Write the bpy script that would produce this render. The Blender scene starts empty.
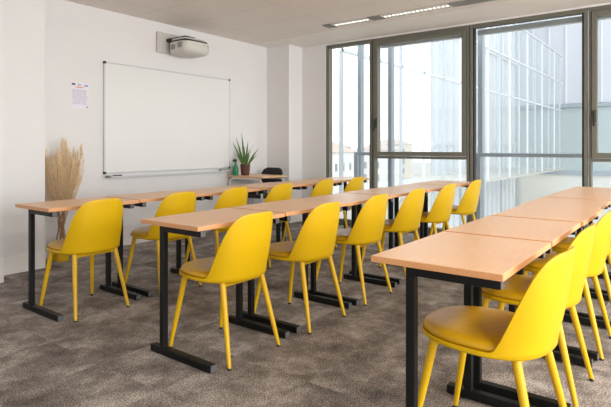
import bpy, bmesh, math, random
from mathutils import Vector, Matrix
S = bpy.context.scene
C = S.collection
PI = math.pi
random.seed(7)

# ------------------------------------------------------------------ camera, sky, exposure
F_PX, YAW, EYE = 512.26, 0.648, 1.1452
cd = bpy.data.cameras.new('camera'); cam = bpy.data.objects.new('camera', cd); C.objects.link(cam)
cd.sensor_fit = 'HORIZONTAL'; cd.sensor_width = 36.0
cd.lens = 36.0 * F_PX / 611.0
cd.shift_y = -56.6 / 611.0          # lens shift: level camera, horizon above the middle
cd.clip_start = 0.05; cd.clip_end = 600
cam.location = (0, 0, EYE)
cam.rotation_euler = (PI / 2, 0, YAW - PI / 2)
S.camera = cam

S.view_settings.view_transform = 'Standard'
S.view_settings.look = 'None'
S.view_settings.gamma = 1.0
S.view_settings.use_curve_mapping = False
S.view_settings.exposure = 0.72

w = bpy.data.worlds.new('sky'); S.world = w; w.use_nodes = True
bg = w.node_tree.nodes['Background']
bg.inputs['Color'].default_value = (0.95, 0.97, 1.0, 1)
bg.inputs['Strength'].default_value = 1.45


def area(name, loc, rot, sx, sy, power, col):
    l = bpy.data.lights.new(name, 'AREA'); l.shape = 'RECTANGLE'; l.size = sx; l.size_y = sy
    l.energy = power; l.color = col
    o = bpy.data.objects.new(name, l); C.objects.link(o); o.location = loc; o.rotation_euler = rot
    return o


# unseen area lights added under the ceiling behind the camera to brighten the room
FILLS = [area('overhead_fill', (0.9, -1.6, 2.66), (0, 0, 0), 1.2, 0.6, 40, (1.0, 0.94, 0.87)),
         area('overhead_fill', (3.4, -1.6, 2.66), (0, 0, 0), 1.2, 0.6, 40, (1.0, 0.94, 0.87))]
# area light standing in for daylight from unseen side windows behind the camera
SIDE = area('side_daylight_stand_in', (2.2, -4.9, 1.4), (-PI / 2, 0, PI), 8.0, 2.4, 200, (1.0, 0.99, 0.98))


# ------------------------------------------------------------------ colours and materials
def lin(r, g, b):
    def f(c):
        c /= 255.0
        return c / 12.92 if c <= 0.04045 else ((c + 0.055) / 1.055) ** 2.4
    return (f(r), f(g), f(b), 1.0)


def mat(name, rgb, rough=0.6, metal=0.0, spec=0.5, var=0.04, scale=30.0, bump=0.0, bscale=200.0):
    m = bpy.data.materials.new(name); m.use_nodes = True
    nt = m.node_tree; b = nt.nodes['Principled BSDF']
    b.inputs['Roughness'].default_value = rough
    b.inputs['Metallic'].default_value = metal
    b.inputs['Specular IOR Level'].default_value = spec
    tc = nt.nodes.new('ShaderNodeTexCoord')
    n = nt.nodes.new('ShaderNodeTexNoise'); n.inputs['Scale'].default_value = scale
    n.inputs['Detail'].default_value = 3
    nt.links.new(tc.outputs['Object'], n.inputs['Vector'])
    r = nt.nodes.new('ShaderNodeValToRGB')
    c = lin(*rgb)
    r.color_ramp.elements[0].color = tuple(x * (1 - var) for x in c[:3]) + (1,)
    r.color_ramp.elements[1].color = tuple(min(1, x * (1 + var)) for x in c[:3]) + (1,)
    r.color_ramp.elements[0].position = 0.3; r.color_ramp.elements[1].position = 0.7
    nt.links.new(n.outputs['Fac'], r.inputs['Fac'])
    nt.links.new(r.outputs['Color'], b.inputs['Base Color'])
    if bump > 0:
        n2 = nt.nodes.new('ShaderNodeTexNoise'); n2.inputs['Scale'].default_value = bscale
        nt.links.new(tc.outputs['Object'], n2.inputs['Vector'])
        bp = nt.nodes.new('ShaderNodeBump'); bp.inputs['Strength'].default_value = bump
        bp.inputs['Distance'].default_value = 0.002
        nt.links.new(n2.outputs['Fac'], bp.inputs['Height'])
        nt.links.new(bp.outputs['Normal'], b.inputs['Normal'])
    return m


def glass_mat(name, tint, clear, haze_col=None):
    m = bpy.data.materials.new(name); m.use_nodes = True
    nt = m.node_tree; nt.nodes.clear()
    out = nt.nodes.new('ShaderNodeOutputMaterial')
    tr = nt.nodes.new('ShaderNodeBsdfTransparent'); tr.inputs['Color'].default_value = tint
    gl = nt.nodes.new('ShaderNodeBsdfGlossy'); gl.inputs['Roughness'].default_value = 0.02
    fc = nt.nodes.new('ShaderNodeLayerWeight'); fc.inputs['Blend'].default_value = .5
    pw = nt.nodes.new('ShaderNodeMath'); pw.operation = 'POWER'; pw.inputs[1].default_value = 4
    nt.links.new(fc.outputs['Facing'], pw.inputs[0])
    lw = nt.nodes.new('ShaderNodeMath'); lw.operation = 'MULTIPLY_ADD'; lw.inputs[1].default_value = .5; lw.inputs[2].default_value = .03
    nt.links.new(pw.outputs[0], lw.inputs[0])
    mx = nt.nodes.new('ShaderNodeMixShader')
    nt.links.new(lw.outputs[0], mx.inputs['Fac'])
    nt.links.new(tr.outputs[0], mx.inputs[1]); nt.links.new(gl.outputs[0], mx.inputs[2])
    last = mx
    if haze_col:
        df = nt.nodes.new('ShaderNodeBsdfDiffuse'); df.inputs['Color'].default_value = haze_col
        m2 = nt.nodes.new('ShaderNodeMixShader'); m2.inputs['Fac'].default_value = 1 - clear
        nt.links.new(mx.outputs[0], m2.inputs[1]); nt.links.new(df.outputs[0], m2.inputs[2]); last = m2
    nt.links.new(last.outputs[0], out.inputs['Surface'])
    return m


def wood_mat(name, rgb, rough=0.38):
    m = mat(name, rgb, rough, spec=0.5)
    nt = m.node_tree; b = nt.nodes['Principled BSDF']
    tc = nt.nodes.new('ShaderNodeTexCoord'); mp = nt.nodes.new('ShaderNodeMapping')
    mp.inputs['Scale'].default_value = (3, 60, 60)
    n = nt.nodes.new('ShaderNodeTexNoise'); n.inputs['Scale'].default_value = 2.5; n.inputs['Detail'].default_value = 5
    nt.links.new(tc.outputs['Object'], mp.inputs['Vector']); nt.links.new(mp.outputs[0], n.inputs['Vector'])
    r = nt.nodes.new('ShaderNodeValToRGB'); c = lin(*rgb)
    r.color_ramp.elements[0].color = (c[0] * .92, c[1] * .88, c[2] * .84, 1)
    r.color_ramp.elements[1].color = (min(1, c[0] * 1.05), c[1] * 1.07, c[2] * 1.09, 1)
    r.color_ramp.elements[0].position = .3; r.color_ramp.elements[1].position = .7
    nt.links.new(n.outputs['Fac'], r.inputs['Fac']); nt.links.new(r.outputs['Color'], b.inputs['Base Color'])
    return m


def carpet_mat():
    m = bpy.data.materials.new('carpet'); m.use_nodes = True
    nt = m.node_tree; b = nt.nodes['Principled BSDF']; b.inputs['Roughness'].default_value = 0.95
    b.inputs['Specular IOR Level'].default_value = 0.15
    N, L = nt.nodes.new, nt.links.new
    tc = N('ShaderNodeTexCoord')
    # one random number per 50 cm carpet tile
    sc = N('ShaderNodeVectorMath'); sc.operation = 'MULTIPLY'; sc.inputs[1].default_value = (2, 2, 0)
    fl = N('ShaderNodeVectorMath'); fl.operation = 'FLOOR'
    wn = N('ShaderNodeTexWhiteNoise'); wn.noise_dimensions = '2D'
    L(tc.outputs['Object'], sc.inputs[0]); L(sc.outputs[0], fl.inputs[0]); L(fl.outputs[0], wn.inputs['Vector'])
    # offset the blotches per tile so that the pattern breaks at the seams
    off = N('ShaderNodeVectorMath'); off.operation = 'MULTIPLY_ADD'
    off.inputs[1].default_value = (7, 7, 7)
    L(wn.outputs['Color'], off.inputs[0]); L(tc.outputs['Object'], off.inputs[2])
    big = N('ShaderNodeTexNoise'); big.inputs['Scale'].default_value = 3.8; big.inputs['Detail'].default_value = 9
    big.inputs['Roughness'].default_value = 0.74
    L(off.outputs[0], big.inputs['Vector'])
    rb = N('ShaderNodeValToRGB')
    rb.color_ramp.elements[0].position = 0.34; rb.color_ramp.elements[0].color = lin(98, 92, 88)
    rb.color_ramp.elements[1].position = 0.68; rb.color_ramp.elements[1].color = lin(192, 184, 177)
    e = rb.color_ramp.elements.new(0.5); e.color = lin(139, 131, 125)
    L(big.outputs['Fac'], rb.inputs['Fac'])
    fine = N('ShaderNodeTexNoise'); fine.inputs['Scale'].default_value = 140; fine.inputs['Detail'].default_value = 4
    L(tc.outputs['Object'], fine.inputs['Vector'])
    rf = N('ShaderNodeValToRGB')
    rf.color_ramp.elements[0].position = 0.36; rf.color_ramp.elements[0].color = (.38, .38, .38, 1)
    rf.color_ramp.elements[1].position = 0.64; rf.color_ramp.elements[1].color = (1.62, 1.62, 1.62, 1)
    L(fine.outputs['Fac'], rf.inputs['Fac'])
    mu = N('ShaderNodeMix'); mu.data_type = 'RGBA'; mu.blend_type = 'MULTIPLY'; mu.inputs['Factor'].default_value = 1
    L(rb.outputs['Color'], mu.inputs['A']); L(rf.outputs['Color'], mu.inputs['B'])
    L(mu.outputs['Result'], b.inputs['Base Color'])
    bp = N('ShaderNodeBump'); bp.inputs['Strength'].default_value = 0.6; bp.inputs['Distance'].default_value = 0.006
    L(fine.outputs['Fac'], bp.inputs['Height']); L(bp.outputs['Normal'], b.inputs['Normal'])
    return m


def ceiling_mat():
    m = mat('ceiling_panels', (238, 229, 221), 0.6, var=0.01, scale=4)
    nt = m.node_tree; b = nt.nodes['Principled BSDF']; N, L = nt.nodes.new, nt.links.new
    src = b.inputs['Base Color'].links[0].from_socket
    tc = N('ShaderNodeTexCoord'); sp = N('ShaderNodeSeparateXYZ'); L(tc.outputs['Object'], sp.inputs[0])
    def joint(axis, pitch, width):
        a = N('ShaderNodeMath'); a.operation = 'DIVIDE'; a.inputs[1].default_value = pitch; L(sp.outputs[axis], a.inputs[0])
        f = N('ShaderNodeMath'); f.operation = 'FRACT'; L(a.outputs[0], f.inputs[0])
        c = N('ShaderNodeMath'); c.operation = 'LESS_THAN'; c.inputs[1].default_value = width / pitch; L(f.outputs[0], c.inputs[0])
        return c
    j1 = joint('X', 0.6, 0.006); j2 = joint('Y', 1.2, 0.006)
    mxx = N('ShaderNodeMath'); mxx.operation = 'MAXIMUM'; L(j1.outputs[0], mxx.inputs[0]); L(j2.outputs[0], mxx.inputs[1])
    k = N('ShaderNodeMath'); k.operation = 'MULTIPLY'; k.inputs[1].default_value = 0.3; L(mxx.outputs[0], k.inputs[0])
    mu = N('ShaderNodeMix'); mu.data_type = 'RGBA'; mu.blend_type = 'MULTIPLY'
    mu.inputs['B'].default_value = (0, 0, 0, 1)
    L(k.outputs[0], mu.inputs['Factor']); L(src, mu.inputs['A']); L(mu.outputs['Result'], b.inputs['Base Color'])
    return m


def plume_mat():
    m = mat('pampas_plume', (255, 240, 216), 0.9, spec=.1, var=.04, scale=20)
    nt = m.node_tree; b = nt.nodes['Principled BSDF']; out = nt.nodes['Material Output']
    t = nt.nodes.new('ShaderNodeBsdfTranslucent'); mx = nt.nodes.new('ShaderNodeMixShader'); mx.inputs['Fac'].default_value = .6
    nt.links.new(b.inputs['Base Color'].links[0].from_socket, t.inputs['Color'])
    nt.links.new(b.outputs[0], mx.inputs[1]); nt.links.new(t.outputs[0], mx.inputs[2]); nt.links.new(mx.outputs[0], out.inputs['Surface'])
    return m


M = dict(
    wall=mat('wall_paint', (232, 231, 230), 0.7, spec=.3, var=.008, scale=3),
    skirt=mat('skirting_paint', (238, 236, 232), 0.5, var=.008),
    soffit=mat('soffit_paint', (242, 237, 230), 0.7, var=.008, scale=3),
    ceil=ceiling_mat(), carpet=carpet_mat(),
    beech=wood_mat('beech_laminate', (231, 185, 138), 0.34), edge=wood_mat('beech_edge', (222, 163, 112), 0.5),
    black=mat('black_steel', (14, 16, 17), 0.5, spec=.3, var=.06),
    cap=mat('grey_cap', (92, 94, 96), 0.5),
    yellow=mat('yellow_plastic', (222, 180, 0), 0.42, spec=.4, var=.015, scale=8),
    pad=mat('yellow_leatherette', (208, 160, 14), 0.36, spec=.6, var=.05, scale=40, bump=.15, bscale=350),
    yleg=mat('yellow_steel', (222, 178, 14), 0.38, spec=.5, var=.02),
    frame=mat('olive_grey_aluminium', (116, 115, 104), 0.45, metal=.1, var=.03),
    fdark=mat('dark_gasket', (38, 38, 36), 0.6),
    alu=mat('aluminium', (208, 210, 211), 0.4, metal=.25, var=.02),
    glass=glass_mat('window_glass', (.96, .98, .98, 1), 1),
    board=mat('white_enamel', (232, 233, 230), 0.25, spec=.5, var=.006, scale=3),
    plastic=mat('white_plastic', (214, 211, 204), 0.45, var=.01),
    plate=mat('plate_paint', (206, 202, 196), 0.5), grey=mat('grey_plastic', (150, 148, 144), 0.5), dark=mat('dark_plastic', (30, 30, 31), 0.5),
    blackfab=mat('black_fabric', (40, 41, 43), 0.7),
    paper=mat('paper', (238, 236, 244), 0.8, var=.01), ink=mat('ink', (172, 170, 188), 0.8),
    orange=mat('orange_ink', (214, 140, 84), 0.8), blue=mat('blue_ink', (100, 110, 200), 0.8),
    tube=mat('light_grey_steel', (226, 224, 220), 0.4, var=.02),
    pot=mat('brown_pot', (92, 58, 46), 0.5), soil=mat('soil', (52, 40, 30), 0.95, var=.3, scale=80),
    leaf=mat('green_leaf', (84, 116, 52), 0.5, var=.35, scale=40),
    green=mat('green_plastic', (18, 128, 84), 0.35), white=mat('white_cap', (225, 225, 222), 0.4),
    plume=plume_mat(),
    straw=mat('dry_stem', (176, 138, 96), 0.8, var=.3, scale=60),
    ypot=mat('yellow_pot', (226, 182, 22), 0.5),
    render=mat('pale_render', (222, 226, 229), 0.8, var=.03, scale=.6),
    fin=mat('pale_fin', (214, 218, 222), 0.6), pale=mat('pale_blue_steel', (186, 194, 200), 0.5), upper=mat('lilac_grey_cladding', (196, 198, 204), .8, var=.02, scale=.6), steel=mat('blue_grey_steel', (150, 160, 168), 0.5),
    cream=mat('cream_cladding', (212, 212, 206), 0.8, var=.04, scale=1),
    teal=mat('teal_glass_cladding', (168, 180, 181), 0.3, var=.03, scale=.4),
    wglass=glass_mat('walkway_glass', (.985, .99, .99, 1), .90, (.8, .84, .86, 1)),
    slab=mat('concrete', (190, 188, 182), 0.8, var=.05, scale=2),
    ground=mat('street_ground', (168, 164, 156), 0.9, var=.15, scale=.05),
    roof=mat('tile_roof', (190, 166, 154), 0.85, var=.1), foliage=mat('tree_foliage', (120, 136, 108), 0.9, var=.25, scale=2),  # roof colour paled to imitate distance haze
    townwall=[mat('town_wall_cream', (216, 206, 192), .85), mat('town_wall_white', (226, 224, 220), .85),
              mat('town_wall_pink', (206, 184, 170), .85)],
    winglass=mat('town_window', (120, 126, 134), .3),
)


def emit_mat(name, rgb, s):
    m = bpy.data.materials.new(name); m.use_nodes = True
    b = m.node_tree.nodes['Principled BSDF']
    b.inputs['Base Color'].default_value = lin(*rgb); b.inputs['Emission Color'].default_value = lin(*rgb)
    b.inputs['Emission Strength'].default_value = s
    return m


M['led'] = emit_mat('lamp_diffuser', (255, 250, 240), 1.2)


# ------------------------------------------------------------------ mesh helpers
class MB:
    """Collects shapes, then links them as ONE mesh object."""
    def __init__(s): s.bm = bmesh.new()

    def box(s, x0, x1, y0, y1, z0, z1, bev=0.0, seg=2):
        b = bmesh.new(); bmesh.ops.create_cube(b, size=1)
        for v in b.verts:
            v.co = Vector(((x0 + x1) / 2 + v.co.x * (x1 - x0), (y0 + y1) / 2 + v.co.y * (y1 - y0), (z0 + z1) / 2 + v.co.z * (z1 - z0)))
        if bev > 0:
            bmesh.ops.bevel(b, geom=b.edges[:], offset=bev, segments=seg, affect='EDGES', profile=.5)
        s._merge(b); return s

    def _merge(s, b):
        me = bpy.data.meshes.new('tmp'); b.to_mesh(me); b.free(); s.bm.from_mesh(me); bpy.data.meshes.remove(me)

    def tube(s, pts, rad, n=12, cap=True):
        """Sweep a circle along pts; rad is a number or one radius per point."""
        pts = [Vector(p) for p in pts]
        if not hasattr(rad, '__len__'): rad = [rad] * len(pts)
        up = Vector((0, 0, 1)); rings = []
        t0 = (pts[1] - pts[0]).normalized()
        if abs(t0.dot(up)) > .95: up = Vector((1, 0, 0))
        for i, p in enumerate(pts):
            a = pts[max(0, i - 1)]; c = pts[min(len(pts) - 1, i + 1)]
            t = (c - a).normalized(); u = (up - t * up.dot(t)).normalized(); v = t.cross(u); up = u
            rings.append([s.bm.verts.new(p + (u * math.cos(2 * PI * k / n) + v * math.sin(2 * PI * k / n)) * rad[i]) for k in range(n)])
        for a, b in zip(rings, rings[1:]):
            for k in range(n):
                s.bm.faces.new((a[k], a[(k + 1) % n], b[(k + 1) % n], b[k]))
        if cap:
            s.bm.faces.new(rings[0][::-1]); s.bm.faces.new(rings[-1])
        return s

    def lathe(s, prof, c=(0, 0, 0), n=28):
        rings = []
        for r, z in prof:
            if r <= 1e-6: rings.append([s.bm.verts.new((c[0], c[1], c[2] + z))])
            else: rings.append([s.bm.verts.new((c[0] + r * math.cos(2 * PI * k / n), c[1] + r * math.sin(2 * PI * k / n), c[2] + z)) for k in range(n)])
        for a, b in zip(rings, rings[1:]):
            for k in range(n):
                k2 = (k + 1) % n
                if len(a) == 1 and len(b) == 1: continue
                if len(a) == 1: s.bm.faces.new((a[0], b[k2], b[k]))
                elif len(b) == 1: s.bm.faces.new((a[k], a[k2], b[0]))
                else: s.bm.faces.new((a[k], a[k2], b[k2], b[k]))
        return s

    def rings(s, rs, close_first=True, close_last=True):
        vr = [[s.bm.verts.new(p) for p in r] for r in rs]; n = len(vr[0])
        for a, b in zip(vr, vr[1:]):
            for k in range(n): s.bm.faces.new((a[k], a[(k + 1) % n], b[(k + 1) % n], b[k]))
        if close_first: s.bm.faces.new(vr[0][::-1])
        if close_last: s.bm.faces.new(vr[-1])
        return s

    def build(s, name, m, parent=None, smooth=False, angle=35):
        bmesh.ops.recalc_face_normals(s.bm, faces=s.bm.faces[:])
        me = bpy.data.meshes.new(name); s.bm.to_mesh(me); s.bm.free()
        me.materials.append(m)
        if smooth:
            for p in me.polygons: p.use_smooth = True
            try: me.set_sharp_from_angle(angle=math.radians(angle))
            except Exception: pass
        o = bpy.data.objects.new(name, me); C.objects.link(o)
        if parent: o.parent = parent
        return o


def tag(o, label, cat, group=None, kind=None):
    o['label'] = label; o['category'] = cat
    if group: o['group'] = group
    if kind: o['kind'] = kind
    return o


def thing(name, label, cat, loc=(0, 0, 0), rz=0, group=None):
    o = bpy.data.objects.new(name, None); C.objects.link(o); o.empty_display_size = .1
    o.location = loc; o.rotation_euler = (0, 0, rz)
    return tag(o, label, cat, group)


def struct(name, mb, m, parent=None, **k):
    o = mb.build(name, m, parent, **k)
    if not parent: o['kind'] = 'structure'
    return o


def copy_tree(o, parent=None):
    c = o.copy(); C.objects.link(c)
    if parent: c.parent = parent
    for ch in list(o.children): copy_tree(ch, c)
    return c


# ------------------------------------------------------------------ the room
ZC = 2.685           # ceiling
YB = 5.27            # whiteboard wall
XC, YC = 5.97, 4.83  # column
XW = 6.29            # window wall, room side
ZT = 2.66            # window head
X0, Y0 = -2.0, -5.0  # back of the room, behind the camera

struct('floor', MB().box(X0, XW + .15, Y0, YB + .1, -.1, 0), M['carpet'])
struct('ceiling', MB().box(X0, 5.64, Y0, YB + .1, ZC, ZC + .12), M['ceil'])
struct('trim_1', MB().box(5.64, XW + .15, Y0, YB + .1, ZC - .004, ZC + .12), M['soffit'])
struct('wall_north', MB().box(2.38, XC, YB, YB + .12, 0, ZC), M['wall'])
struct('wall_recess', MB().box(1.6, 2.38, 4.90, YB + .12, 0, ZC), M['wall'])
struct('wall_pier', MB().box(X0, 1.912, 4.645, 4.90, 0, ZC), M['wall'])
struct('wall_column', MB().box(XC, XW + .15, YC, YB + .12, 0, ZC), M['wall'])
struct('wall_east', MB().box(XW, XW + .15, 4.385, YC, 0, ZC), M['wall'])
struct('wall_lintel', MB().box(XW, XW + .15, Y0, 4.385, ZT, ZC), M['wall'])
struct('wall_west', MB().box(X0 - .12, X0, Y0, YB + .12, 0, ZC), M['wall'])
struct('baseboard_north', MB().box(2.38, XC, YB - .014, YB, 0, .15, .003), M['skirt'])
struct('baseboard_recess', MB().box(1.915, 2.38, 4.886, 4.90, 0, .15, .003), M['skirt'])
struct('baseboard_column', MB().box(XC, XW, YC - .014, YC, 0, .15, .003), M['skirt'])

# windows along the east side: frame plane
FX0, FX1 = 6.30, 6.39
YJ = 4.385


def bars(lst):
    mb = MB()
    for a in lst: mb.box(*a, bev=.003)
    return mb


def window(n, ya, yb, opening, handle=False):
    """ya > yb: left and right edge of the unit seen from the room."""
    root = struct('window_%d' % n, bars([(FX0, FX1, ya - (.055 if n == 1 else .03), ya, 0, ZT), (FX0, FX1, yb, yb + .03, 0, ZT),
                                         (FX0, FX1, yb + .03, ya - .03, ZT - .045, ZT), (FX0, FX1, yb + .03, ya - .03, 0, .09)]), M['frame'])
    a, b = ya - .03, yb + .03
    if opening:
        zb = 1.02
        bars([(FX0, FX1, b, a, .985, zb)]).build('transom', M['frame'], root)
        sx0 = FX0 - .018
        bars([(sx0, FX1 - .02, a - .055, a - .004, zb + .004, ZT - .05), (sx0, FX1 - .02, b + .004, b + .055, zb + .004, ZT - .05),
              (sx0, FX1 - .02, b + .055, a - .055, ZT - .105, ZT - .05), (sx0, FX1 - .02, b + .055, a - .055, zb + .004, zb + .06)]).build('sash', M['frame'], root)
        MB().box(FX0 + .03, FX0 + .05, b + .05, a - .05, zb + .055, ZT - .10).build('glass_pane', M['glass'], root)
        MB().box(FX0 + .03, FX0 + .05, b, a, .09, .985).build('glass_pane', M['glass'], root)
        h = MB().box(sx0 - .012, sx0, a - .045, a - .018, 1.41, 1.54, .004)
        h.box(sx0 - .055, sx0 - .01, a - .041, a - .022, 1.50, 1.522, .004).box(sx0 - .058, sx0 - .04, a - .042, a - .021, 1.37, 1.525, .005)
        h.build('handle', M['fdark'], root)
    else:
        bars([(FX0 + .02, FX1, a - .02, a, .09, ZT - .045), (FX0 + .02, FX1, b, b + .02, .09, ZT - .045)]).build('gasket', M['fdark'], root)
        MB().box(FX0 + .04, FX0 + .06, b, a, .09, ZT - .045).build('glass_pane', M['glass'], root)
    bl = MB()
    for k in range(5):
        z = ZT - .055 - k * .014
        bl.box(FX1 + .02, FX1 + .09, b + .02, a - .02, z - .006, z, .002)
    if opening or n > 1: bl.build('raised_blind', M['alu'], root)
    else: bl.bm.free()
    return root


window(1, YJ, 3.60, False)
window(2, 3.585, 2.225, True)
window(3, 2.21, .925, False)
window(4, .91, -.45, True)
window(5, -.465, -1.75, False)
struct('wall_corner', MB().box(XW, XW + .15, Y0, -1.75, 0, ZT), M['wall'])


# ------------------------------------------------------------------ classroom tables
TW, TD, TH = 0.6943, 0.4783, 0.74
POST = (0.318, 0.353)


def make_table():
    """Origin: left near floor corner; x along the row, y towards the whiteboard."""
    t = thing('classroom_table', '', 'table')
    MB().box(.0025, TW - .0025, 0, TD, TH - .0235, TH, .002).build('tabletop', M['beech'], t)
    e = MB()
    e.box(.0016, .0026, .001, TD - .001, TH - .0225, TH - .0012).box(TW - .0026, TW - .0016, .001, TD - .001, TH - .0225, TH - .0012)
    e.box(.003, TW - .003, -.0008, .0002, TH - .0225, TH - .0012).box(.003, TW - .003, TD - .0002, TD + .0008, TH - .0225, TH - .0012)
    e.build('edge_band', M['edge'], t)
    for x in (.034, TW - .034 - .036):
        f = MB().box(x - .002, x + .038, -.060, .432, .004, .042, .003).build('foot', M['black'], t)
        MB().box(x, x + .036, -.0615, -.059, .006, .040).build('end_cap', M['cap'], f)
        for y in (-.035, .40):
            MB().lathe([(0, 0), (.013, 0), (.013, .006), (0, .006)], (x + .018, y, 0), 12).build('glide', M['dark'], f)
        MB().box(x, x + .032, POST[0], POST[1], .040, TH - .058, .003).build('post', M['black'], t)
        b = MB().box(x, x + .034, .016, POST[1], TH - .060, TH - .0235, .003).build('bracket', M['black'], t)
        MB().box(x + .001, x + .033, .0145, .0165, TH - .058, TH - .0255).build('end_cap', M['cap'], b)
    return t


rows = {'back': (1.6547, 3.363, 'back row nearest the whiteboard'), 'middle': (1.7325, 1.9948, 'middle row'), 'front': (1.6702, .4814, 'front row nearest the camera')}
PLACE = ['table at the left end of the %s', 'second table from the left end of the %s', 'third table from the left end of the %s',
         'fourth table from the left end of the %s', 'fifth table from the left end of the %s', 'table at the window end of the %s']
proto = None
jr = random.Random(3)
for key, (ax, ay, where) in rows.items():
    for i in range(6):
        if proto is None: proto = t = make_table()
        else: t = copy_tree(proto)
        dy = 0 if i == 0 else jr.uniform(-.006, .006)
        dz = (0, .003, .006, .002, .005, .002)[i] if key == 'front' else (.003 if i % 2 else 0)
        if key == 'front' and i: dy = (0, -.004, -.016, .012, .004, 0)[i]
        t.location = (ax + i * TW + (0.002 * i if key == 'front' else 0), ay + dy, dz)
        tag(t, 'Beech-topped single ' + PLACE[i] % where, 'table', 'beech classroom tables of the ' + where)


# ------------------------------------------------------------------ yellow chairs
def make_chair():
    """Origin on the floor under the seat centre; faces +y (the whiteboard)."""
    t = thing('yellow_chair', '', 'chair')
    n = 96; ex = 2.45; A, B0, B1 = .222, .215, .252      # half width, back, front

    def plan(th, sc=1.0):
        c, s_ = math.sin(th), -math.cos(th)              # th = 0 at the back
        x = math.copysign(abs(c) ** (2 / ex), c) * A * sc
        y = math.copysign(abs(s_) ** (2 / ex), s_) * (B1 if s_ > 0 else B0) * sc
        return x, y

    # arc length from the middle of the back to each point of the outline
    NA = 400; arc = [0.0]
    for k in range(1, NA + 1):
        p, q = plan(PI * (k - 1) / NA), plan(PI * k / NA); arc.append(arc[-1] + math.hypot(q[0] - p[0], q[1] - p[1]))

    def H(th):
        a_ = min(th, 2 * PI - th) / PI * NA; k = min(NA - 1, int(a_))
        sg = (arc[k] + (arc[k + 1] - arc[k]) * (a_ - k)) / .262
        q = 9.0
        g = math.log(1 + math.exp(q * (1 - min(sg, 2) ** 4.6))) / math.log(1 + math.exp(q))
        return .012 + .345 * g

    mb = MB(); rs = []
    ths = [2 * PI * k / n for k in range(n)]
    zb = .422
    rs.append([Vector((plan(a, .05)[0], plan(a, .05)[1], zb - .008)) for a in ths])
    for sc, dz in ((.35, -.008), (.62, -.006), (.80, -.002), (.91, .002), (.97, .007)):
        rs.append([Vector((plan(a, sc)[0], plan(a, sc)[1], zb + dz)) for a in ths])
    m = 16
    for j in range(m + 1):
        u = j / m; r = []
        for a in ths:
            x, y = plan(a); h = H(a) * u
            k = max(0, h - .01) / .36
            lean = -.060 * k ** 1.15 + .010 * math.sin(PI * min(1, k)) * -1
            flare = 1 + .015 * math.sin(PI * min(1, k * .9)) - .03 * k
            r.append(Vector((x * flare, y + lean, zb + .012 + h)))
        rs.append(r)
    mb.rings(rs, True, False)
    sh = mb.build('seat_shell', M['yellow'], t, smooth=True, angle=60)
    so = sh.modifiers.new('thickness', 'SOLIDIFY'); so.thickness = .007; so.offset = 0
    bv = sh.modifiers.new('rim', 'BEVEL'); bv.width = .0022; bv.segments = 2; bv.limit_method = 'ANGLE'; bv.angle_limit = math.radians(60)

    def pplan(a, sc):
        x, y = plan(a, sc); return x * .97, y + .004
    pr = []
    for sc, z in ((.05, .434), (.6, .434), (.93, .436), (.975, .444), (.985, .454), (.965, .464), (.92, .471), (.82, .476), (.6, .478), (.3, .477), (.06, .476)):
        pr.append([Vector((*pplan(a, sc), z)) for a in ths])
    MB().rings(pr).build('seat_pad', M['pad'], t, smooth=True, angle=80)
    for sx in (-1, 1):
        for sy in (-1, 1):
            top = Vector((sx * .150, sy * .150 + .01, .425)); bot = Vector((sx * .196, sy * .238, .008))
            pts = [top.lerp(bot, u) for u in (0, .25, .5, .75, 1)]
            lg = MB().tube(pts, [.0165, .0158, .0145, .0125, .0105], 14).build('leg', M['yleg'], t, smooth=True)
            MB().tube([top.lerp(bot, .985), Vector((bot.x, bot.y, 0))], .0108, 12).build('glide', M['dark'], lg, smooth=True)
    for sy in (-1, 1):
        MB().tube([(-.152, sy * .148 + .01, .405), (.152, sy * .148 + .01, .405)], .011, 10).build('under_frame', M['yleg'], t, smooth=True)
    return t


ORD = ['first', 'second', 'third', 'fourth', 'fifth', 'sixth']
chairs = {'back': ([1.96, 2.635, 3.235, 3.84, 4.62, 5.232], [3.46, 3.46, 3.45, 3.415, 3.45, 3.42], [.0, 0, .0, 0, 0, 0]),
          'middle': ([2.055, 2.712, 3.405, 4.10, 4.795, 5.56], [2.135, 2.11, 2.125, 2.13, 2.12, 2.12], [.0, 0, 0, .0, 0, 0]),
          'front': ([1.98, 2.65, 3.35, 4.05], [.61, .635, .63, .63], [-.07, 0, .0, 0])}
CROW = {'back': 'back row of tables nearest the whiteboard', 'middle': 'middle row of tables', 'front': 'front row of tables nearest the camera'}
proto_c = None
for key, (xs, ys, rz) in chairs.items():
    for i, (x, y, a) in enumerate(zip(xs, ys, rz)):
        if proto_c is None: proto_c = c = make_chair()
        else: c = copy_tree(proto_c)
        c.location = (x, y, 0); c.rotation_euler = (0, 0, a)
        tag(c, 'Yellow moulded chair, %s from the left at the %s' % (ORD[i], CROW[key]), 'chair', 'yellow chairs at the ' + CROW[key])


# ------------------------------------------------------------------ whiteboard
wb = thing('whiteboard', 'Large wall-mounted whiteboard with thin aluminium frame and pen tray', 'whiteboard', (3.205, YB, .845))
WBW, WBH = 1.945, 1.255
MB().box(.01, WBW - .01, -.022, -.003, .01, WBH - .01).build('writing_surface', M['board'], wb)
bars([(0, WBW, -.028, -.002, 0, .016), (0, WBW, -.028, -.002, WBH - .016, WBH), (0, .016, -.028, -.002, .016, WBH - .016),
      (WBW - .016, WBW, -.028, -.002, .016, WBH - .016)]).build('frame', M['alu'], wb)
for x in (0, WBW):
    for z in (0, WBH):
        MB().box(x - .022 if x else -.004, x + .004 if x else .022, -.032, -.001, z - .022 if z else -.006, z + .006 if z else .022, .004).build('corner_cap', M['dark'], wb)
tr = MB().box(.04, WBW - .02, -.085, -.028, -.045, -.038, .001).box(.04, WBW - .02, -.088, -.082, -.045, -.028, .001).build('pen_tray', M['alu'], wb)
MB().box(.02, .05, -.09, -.01, -.046, -.02, .003).build('end_cap', M['grey'], tr)
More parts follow.
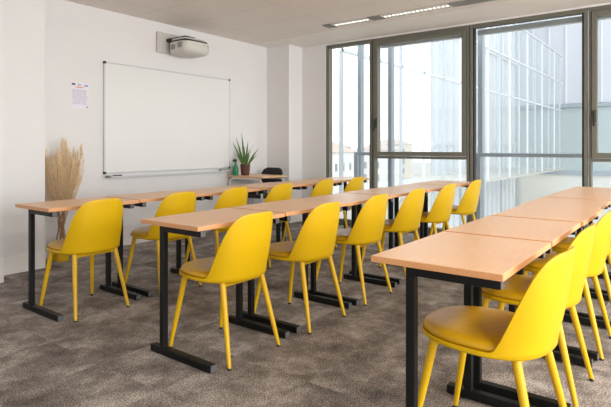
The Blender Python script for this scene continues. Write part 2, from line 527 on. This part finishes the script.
for z, x in ((-.037, .09),):
    p = tag(MB().tube([(0, 0, 0), (.11, 0, 0)], .009, 12).build('marker_pen', M['dark'], smooth=True), 'black marker pen lying at the left end of the whiteboard tray', 'marker pen')
    p.location = (3.205 + x, YB - .055, .845 - .027)
er = tag(MB().box(0, .14, 0, .05, 0, .03, .005).build('board_eraser', M['grey']), 'grey eraser block on the right end of the whiteboard tray', 'eraser')
er.location = (4.94, YB - .080, .845 - .037)

# paper notice
pn = thing('paper_notice', 'White printed paper notice stuck on wall left of the whiteboard', 'notice', (2.83, YB, 1.553))
MB().box(0, .20, -.0025, -.0005, 0, .29).build('sheet', M['paper'], pn)
mb = MB(); rr = random.Random(5)
for k in range(13):
    z = .205 - k * .0125
    x = .018
    while x < .17:
        L = rr.uniform(.012, .04); mb.box(x, min(.182, x + L), -.0034, -.0024, z - .0022, z + .0022); x += L + .006
mb.build('text_lines', M['ink'], pn)
MB().box(.05, .145, -.0034, -.0024, .232, .239).box(.075, .12, -.0034, -.0024, .226, .231).build('heading', M['orange'], pn)
MB().box(.085, .093, -.0034, -.0024, .246, .272).box(.103, .109, -.0034, -.0024, .25, .268).box(.012, .05, -.0034, -.0024, .254, .272).box(.178, .19, -.0034, -.0024, .016, .032).build('emblem', M['dark'], pn)
MB().box(.155, .192, -.0034, -.0024, .248, .262).build('stamp', M['blue'], pn)

# ------------------------------------------------------------------ projector on the wall
pj = thing('wall_projector', 'White short-throw projector on wall bracket above the whiteboard', 'projector', (4.02, YB, 2.33))
MB().box(-.11, .22, -.035, -.001, -.02, .235, .008).build('wall_plate', M['plate'], pj)
body = MB(); nseg = 40; rs = []


def pr_ring(sx, y0, y1, z, cut=0):
    r = []
    for k in range(nseg):
        a = 2 * PI * k / nseg; c, s_ = math.cos(a), math.sin(a); e = 2 / 5.0
        x = math.copysign(abs(c) ** e, c) * sx
        y = (y0 + y1) / 2 + math.copysign(abs(s_) ** e, s_) * (y1 - y0) / 2 * (1.0 if s_ > 0 else 1.0)
        r.append(Vector((.215 + x, y - .02 * (1 - (x / sx) ** 2) * (1 if s_ < 0 else 0), z)))
    return r


for sx, a, b, z in ((.14, -.33, -.10, -.045), (.18, -.38, -.08, -.036), (.204, -.413, -.072, -.012), (.21, -.42, -.07, .05), (.206, -.418, -.072, .098), (.20, -.40, -.08, .106)):
    rs.append(pr_ring(sx, a, b, z))
body.rings(rs); body.build('body', M['plastic'], pj, smooth=True, angle=50)
lid = MB(); lid.rings([pr_ring(.17, -.36, -.08, .128), pr_ring(.185, -.38, -.075, .132), pr_ring(.18, -.37, -.08, .150), pr_ring(.15, -.33, -.10, .160)])
lid.build('top_cover', M['plastic'], pj, smooth=True, angle=50)
MB().box(.04, .39, -.375, -.09, .100, .130).build('gap_liner', M['dark'], pj)
MB().box(.002, .0065, -.355, -.275, .022, .088).box(.002, .0065, -.22, -.15, .012, .07).build('vent_grille', M['grey'], pj)
MB().box(.10, .26, -.30, -.05, .155, .185, .006).box(.02, .10, -.12, -.01, .12, .16, .004).build('mount_arm', M['dark'], pj)
MB().box(.27, .285, -.443, -.438, .06, .07).box(.32, .35, -.437, -.431, .062, .068).box(.23, .235, -.444, -.439, .045, .05).build('badge', M['grey'], pj)

# ------------------------------------------------------------------ teacher's corner: desk, chair, plant, bottle
dk = thing('corner_desk', 'Small light-wood desk with rounded grey tube legs in the room corner', 'desk', (5.10, 4.57, 0))
DX, DY, DZ = .50, .68, .745
MB().box(0, DX, 0, DY, DZ - .022, DZ, .003).build('tabletop', M['beech'], dk)


def u_frame(x):
    r = .07; y0, y1, zt = .04, DY - .04, DZ - .04
    pts = [(x, y0, 0), (x, y0, zt - r)]
    for k in range(1, 7):
        a = PI / 2 * k / 6; pts.append((x, y0 + r - r * math.cos(a), zt - r + r * math.sin(a)))
    for k in range(0, 7):
        a = PI / 2 * k / 6; pts.append((x, y1 - r + r * math.sin(a), zt - r + r * math.cos(a)))
    pts.append((x, y1, 0))
    return MB().tube(pts, .0165, 12)


for x in (.018, DX - .018): u_frame(x).build('leg_frame', M['tube'], dk, smooth=True)
MB().box(.03, DX - .03, .30, .33, DZ - .05, DZ - .022).build('cross_rail', M['tube'], dk)

ch = thing('black_chair', 'Black chair with rounded backrest tucked behind the corner desk', 'chair', (5.47, 4.93, 0), 0)


def rr_ring(w_, d_, z, ex=3, n=32, off=(0, 0)):
    out = []
    for k in range(n):
        a = 2 * PI * k / n; c, s_ = math.cos(a), math.sin(a)
        out.append(Vector((off[0] + math.copysign(abs(c) ** (2 / ex), c) * w_, off[1] + math.copysign(abs(s_) ** (2 / ex), s_) * d_, z)))
    return out


MB().rings([rr_ring(.19, .18, .425), rr_ring(.215, .205, .432), rr_ring(.22, .21, .445), rr_ring(.205, .195, .462), rr_ring(.1, .1, .466)]).build('seat', M['blackfab'], ch, smooth=True)
rs = []
for z, hw in ((.60, .14), (.62, .18), (.68, .195), (.76, .195), (.815, .165), (.84, .11)):
    r = []
    for k in range(13):
        y = -hw + 2 * hw * k / 12; r.append(Vector((.235 + .10 * (z - .6) - .9 * y * y, y, z)))
    for k in range(12, -1, -1):
        y = -hw + 2 * hw * k / 12; r.append(Vector((.258 + .10 * (z - .6) - .9 * y * y, y, z)))
    rs.append(r)
MB().rings(rs).build('backrest', M['blackfab'], ch, smooth=True, angle=60)
for sy in (-1, 1):
    MB().tube([(.15, sy * .12, .43), (.235, sy * .12, .46), (.252, sy * .12, .62), (.262, sy * .12, .70)], .010, 10).build('back_support', M['black'], ch, smooth=True)
    for sx in (-1, 1):
        MB().tube([(sx * .16, sy * .15, .43), (sx * .2, sy * .19, 0)], [.013, .010], 10).build('leg', M['black'], ch, smooth=True)

pl = thing('snake_plant', 'Spiky green potted plant in brown pot on the corner desk', 'potted plant', (5.27, 5.06, DZ))
MB().lathe([(0, 0), (.052, 0), (.062, .02), (.070, .13), (.072, .155), (.064, .155), (.062, .13), (0, .13)], n=28).build('pot', M['pot'], pl, smooth=True)
MB().lathe([(0, .14), (.063, .138)], n=24).build('soil', M['soil'], pl)
rl = random.Random(11)
LV = [(-.185, .33), (-.14, .40), (-.055, .47), (-.10, .24), (.02, .25), (.075, .24), (.15, .20), (.20, .25), (.115, .30), (-.06, .19), (.045, .34), (-.015, .27), (.18, .16), (-.14, .18)]
for dx, h in LV:
    # dx: sideways in the room's (x, -y) diagonal
    d = Vector((.604, -.797, 0)) * dx * .95 + Vector((.797, .604, 0)) * rl.uniform(-.05, .03)
    b0 = d * .22; mb = MB(); rs = []
    side = Vector((d.y, -d.x, 0)).normalized() if d.length > 1e-3 else Vector((1, 0, 0))
    if rl.random() < .6: side = Vector((.604, -.797, 0))
    out = Vector((0, 0, 1)).cross(side).normalized()
    for u in (0, .2, .45, .7, .88, 1):
        p = b0 + d * (.15 * u + .63 * u ** 1.3) + Vector((0, 0, .135 + h * u))
        wd = (.010 + .005 * math.sin(PI * min(1, u * 1.2))) * (1 - u ** 3) + .0012; th = .003 * (1 - u) + .0012
        rs.append([p - side * wd, p - out * th, p + side * wd, p + out * th])
    mb.rings(rs).build('leaf', M['leaf'], pl, smooth=True, angle=70)

bt = thing('green_bottle', 'Green bottle with a narrow top beside the potted plant on the corner desk', 'bottle', (5.142, 5.125, DZ))
MB().lathe([(0, 0), (.036, 0), (.040, .008), (.040, .10), (.034, .125), (.018, .15), (.014, .165), (.014, .172), (0, .172)]).build('body', M['green'], bt, smooth=True)
MB().lathe([(0, .170), (.016, .170), (.016, .188), (.012, .192), (0, .192)]).build('cap', M['green'], bt, smooth=True)
sp = thing('spray_bottle', 'White spray bottle behind the green bottle under the whiteboard corner', 'bottle', (5.20, 5.21, DZ))
MB().lathe([(0, 0), (.028, 0), (.030, .01), (.030, .12), (.014, .16), (.012, .19), (0, .19)]).build('body', M['white'], sp, smooth=True)
MB().box(-.012, .012, -.045, .02, .19, .225, .005).box(-.006, .006, -.04, -.03, .15, .20, .003).build('trigger_head', M['dark'], sp)

# ------------------------------------------------------------------ dried pampas grass
pg = thing('pampas_bouquet', 'Cream dried pampas grass standing in a yellow pot by the white wall', 'dried plant', (2.63, 5.08, 0))
MB().lathe([(0, 0), (.066, 0), (.074, .015), (.082, .17), (.085, .19), (.078, .19), (.074, .17), (0, .16)]).build('pot', M['ypot'], pg, smooth=True)
rp = random.Random(21)
tips = [(-.165, 1.10), (-.13, .98), (-.09, 1.05), (-.03, 1.02), (.05, 1.15), (.03, 1.18), (.12, .95), (.19, 1.11), (.21, 1.04), (.16, .90), (-.02, .92), (-.16, .90), (.09, 1.06)]
R_ = Vector((.797 * 0 + 1, 0, 0))
for dx, z in tips:
    ph = rp.uniform(0, 2 * PI)
    base = Vector((.05 * math.cos(ph), .05 * math.sin(ph), .165)); waist = Vector((-.018 * math.cos(ph) + .01, .018 * math.sin(ph + 2), .36))
    dyy = rp.uniform(-.10, .08)
    top = Vector((dx, dyy, z))
    fork = waist.lerp(top, .45) + Vector((dx * .12, 0, .05))
    pts = []
    for k in range(9):
        u = k / 8
        if u < .4: p = base.lerp(waist, u / .4)
        else:
            v = (u - .4) / .6; p = waist * (1 - v) ** 2 + fork * 2 * v * (1 - v) + top * v * v
        pts.append(p)
    MB().tube(pts, [.0045] * 5 + [.004, .0035, .003, .002], 6).build('stem', M['straw'], pg, smooth=True)
    mb = MB(); L0 = .58
    for k in range(230):
        u = rp.random() ** .8
        v = .18 + .82 * u
        p = waist * (1 - v) ** 2 + fork * 2 * v * (1 - v) + top * v * v
        a = rp.uniform(0, 2 * PI); sp_ = .080 * math.sin(PI * min(1, .12 + .9 * u)) + .008
        ln = rp.uniform(.05, .11)
        q = p + Vector((math.cos(a) * sp_, math.sin(a) * sp_ * .8, ln))
        if p.x > -.235 and q.y < .17:
            q.x = max(q.x, -.238)
            mid = p.lerp(q, .5) + Vector((math.cos(a), math.sin(a), 0)) * sp_ * .3
            mid.x = max(mid.x, -.238)
            mb.tube([p, mid, q], [.0011, .0017, .0005], 3)
    mb.build('plume', M['plume'], pg)
for k in range(16):
    ph = 2 * PI * k / 16 + rp.uniform(-.2, .2); r0 = .058
    pts = [(r0 * math.cos(ph), r0 * math.sin(ph), .165), (.026 * math.cos(ph + .8), .026 * math.sin(ph + .8), .34), (.062 * math.cos(ph + 1.7), .05 * math.sin(ph + 1.7), .55 + rp.uniform(0, .1))]
    MB().tube(pts, .0028, 5).build('stem', M['straw'], pg, smooth=True)

# ------------------------------------------------------------------ ceiling strip: lamps and air grilles
FXL, FXR = 5.285, 5.455
for nm, y1, y0, m, lab, cat in (
        ('air_grille', 3.74, 3.61, 'grey', 'short dark air grille at the whiteboard end of the ceiling strip', 'air grille'),
        ('ceiling_light', 3.605, 3.10, 'led', 'recessed strip light near whiteboard end of the ceiling strip', 'ceiling light'),
        ('air_grille', 3.095, 2.92, 'grey', 'grey air grille between the two recessed strip lights', 'air grille'),
        ('ceiling_light', 2.915, 2.10, 'led', 'longer recessed strip light in the middle of the ceiling strip', 'ceiling light'),
        ('air_grille', 2.095, 1.20, 'grey', 'long grey slatted air grille at the near end of the ceiling strip', 'air grille')):
    t = thing(nm, lab, cat, (FXL, y0, ZC))
    L = y1 - y0; W_ = FXR - FXL
    bars([(0, W_, 0, .012, -.012, 0), (0, W_, L - .012, L, -.012, 0), (0, .012, .012, L - .012, -.012, 0), (W_ - .012, W_, .012, L - .012, -.012, 0)]).build('frame', M['plastic'] if m == 'led' else M['grey'], t)
    if m == 'led':
        MB().box(.012, W_ - .012, .012, L - .012, -.006, -.001).build('reflector', M['plastic'], t)
        mb = MB(); nn = int(L / .05)
        for k in range(nn):
            y = .03 + (L - .06) * k / max(1, nn - 1); mb.box(W_ / 2 - .014, W_ / 2 + .014, y - .012, y + .012, -.010, -.006)
        mb.build('lamp_row', M['led'], t)
    else:
        MB().box(.012, W_ - .012, .012, L - .012, -.003, -.001).build('backing', M['dark'], t)
        mb = MB()
        for k in range(6):
            x = .025 + (W_ - .05) * k / 5; mb.box(x - .007, x + .007, .012, L - .012, -.010, -.003)
        mb.build('slats', M['grey'], t)

# ------------------------------------------------------------------ outside
struct('ground', MB().box(6.6, 400, -150, 330, -12.2, -12), M['ground'])
struct('trim_2', MB().box(XW + .15, 7.15, Y0, 7, -.45, -.02), M['slab'])     # ledge of the facade

# guard rail in front of the windows
gr = thing('guard_rail', 'Grey steel guard rail on the ledge outside the windows', 'railing', (6.90, 0, -.02))
MB().box(-.025, .025, -1.9, 4.25, 1.035, 1.085, .006).build('top_rail', M['steel'], gr)
for y in (4.22, 2.30, .40, -1.5): MB().box(-.03, .03, y - .03, y + .03, 0, 1.04, .004).build('post', M['steel'], gr)
fp = thing('facade_mast', 'Tall blue-grey facade mast beyond the left window', 'facade mast', (7.03, 4.22, -.02), 0, 'facade masts outside the windows')
MB().box(-.05, .05, -.03, .03, 0, 4.3).build('shaft', M['steel'], fp)
MB().box(-.07, .07, -.06, .06, 0, .03).build('base_plate', M['steel'], fp)
for (y, lab) in ((3.68, 'Tall blue-grey facade mast beyond the left edge of the opening window'), (2.31, 'Tall blue-grey facade mast at the left edge of the wide fixed window')):
    c = copy_tree(fp); c.location = (7.03, y, -.02); c['label'] = lab

# glazed walkway wing running away from the windows
YG = 4.8
wg = thing('glazed_walkway', 'Glazed walkway wing with thin posts running away outside the windows', 'walkway', (7.3, YG, 0))
Lw = 18.5
MB().box(0, Lw, -.05, 2.2, .11, .16).build('floor_slab', M['slab'], wg)
for z in (2.80, 4.05, 5.3): MB().box(0, Lw, -.03, .03, z - .025, z + .025).build('beam', M['fin'], wg)
k = 0
x = .05
while x < Lw:
    MB().box(x - .022, x + .022, -.03, .03, .16, 5.3).build('post', M['fin'] if k % 2 else M['pale'], wg); x += 1.12; k += 1
MB().box(.05, 4.0, -.006, .006, .16, 5.3).build('glass_panel', M['wglass'], wg)
MB().box(4.0, Lw, -.006, .006, .16, 5.3).build('glass_panel', M['wglass'], wg)

tb = thing('panelled_building', 'Pale grey panelled building seen behind the glazed walkway', 'building', (16.4, 5.6, -12))
MB().rings([[Vector((0, 1.5, z)), Vector((10.4, 1.5, z)), Vector((10.4, 5.8, z))] for z in (0, 24)]).build('wall', M['render'], tb)
for k in range(17):
    x = .05 + k * .65; MB().box(x, x + (.05, .03, .08, .04)[k % 4], 1.42, 1.5, 0, 24).build('fin', M['fin'] if k % 4 else M['pale'], tb)
for z in (9.2, 13.2, 17.2): MB().box(0, 10.4, 1.40, 1.5, z, z + .12).build('string_course', M['fin'], tb)

fb = thing('far_building', 'Pale teal and white building facing the windows across the yard', 'building', (27.0, -14, -12))
MB().box(0, 6, 0, 22, 0, 11.9).build('lower_wall', M['cream'], fb)
MB().box(.05, 6, 0, 22, 11.9, 15.2).build('glazed_storey', M['teal'], fb)
MB().box(0, 6, 0, 22, 15.2, 27).build('upper_wall', M['upper'], fb)
for k in range(30):
    MB().box(-.08, 0, .3 + k * .74, .36 + k * .74, 15.2, 27).build('fin', M['fin'], fb)
for z in (11.9, 15.1): MB().box(-.1, .05, 0, 22, z - .08, z + .08).build('string_course', M['steel'], fb)

# the town below the horizon
rt = random.Random(4)
TOWN = [(70, 58, 9, 11, 0, 'cream house with a clay tiled roof at the left of the town view'), (92, 66, 12, 12, 1, 'white block with a clay tiled roof beyond the left window'),
        (98, 88, 13, 13.5, 2, 'pinkish house with a tiled roof far beyond the left window'), (122, 80, 10, 11.5, 0, 'low cream house far out in the town view'),
        (120, 110, 16, 15, 1, 'long white block on the town skyline'), (150, 104, 14, 13, 2, 'pinkish block on the town skyline right of centre'),
        (78, 76, 8, 9, 2, 'small pinkish house low in the town view'), (112, 62, 10, 12.5, 1, 'white house beyond the opening window'),
        (146, 76, 12, 14, 0, 'tall cream house on the skyline beyond the opening window'), (160, 134, 20, 17, 0, 'wide cream block farthest on the town skyline')]
for x, y, wd, h, c, lab in TOWN:
    t = thing('town_house', 'Distant ' + lab, 'building', (x, y, -12), .3 + rt.uniform(-.2, .2), 'houses of the distant town')
    MB().box(-wd / 2, wd / 2, -wd / 2, wd / 2, 0, h).build('wall', M['townwall'][c], t)
    hw = wd / 2 + .4
    MB().rings([[Vector((-hw, -hw, h)), Vector((hw, -hw, h)), Vector((hw, hw, h)), Vector((-hw, hw, h))],
                [Vector((-hw * .5, -.1, h + wd * .16)), Vector((hw * .5, -.1, h + wd * .16)), Vector((hw * .5, .1, h + wd * .16)), Vector((-hw * .5, .1, h + wd * .16))]]).build('roof', M['roof'], t)
    for zz in range(2, int(h) - 1, 3):
        for s_ in (-.3, 0, .3):
            MB().box(-wd / 2 - .04, -wd / 2 + .02, s_ * wd - .5, s_ * wd + .5, zz, zz + 1.6).build('window', M['winglass'], t)
            MB().box(s_ * wd - .5, s_ * wd + .5, -wd / 2 - .04, -wd / 2 + .02, zz, zz + 1.6).build('window', M['winglass'], t)
for x, y, r, lab in ((54, 46, 5, 'nearest round tree in the town view beyond the left window'), (60, 66, 4, 'small round tree before the town houses'), (104, 75, 5, 'large round tree between the distant houses')):
    t = thing('town_tree', 'Distant green ' + lab, 'tree', (x, y, -12), 0, 'trees of the distant town')
    MB().tube([(0, 0, 0), (0, 0, 5)], [.4, .25], 8).build('trunk', M['straw'], t)
    b = bmesh.new(); bmesh.ops.create_icosphere(b, subdivisions=4, radius=r)
    for v in b.verts:
        n_ = v.co.normalized(); v.co = v.co * (1 + .12 * math.sin(n_.x * 9 + x) * math.sin(n_.y * 8) + .08 * math.sin(n_.z * 15 + n_.x * 7)); v.co.z = v.co.z * .8 + 4 + r * .7
    mb = MB(); mb._merge(b); mb.build('crown', M['foliage'], t, smooth=True, angle=80)
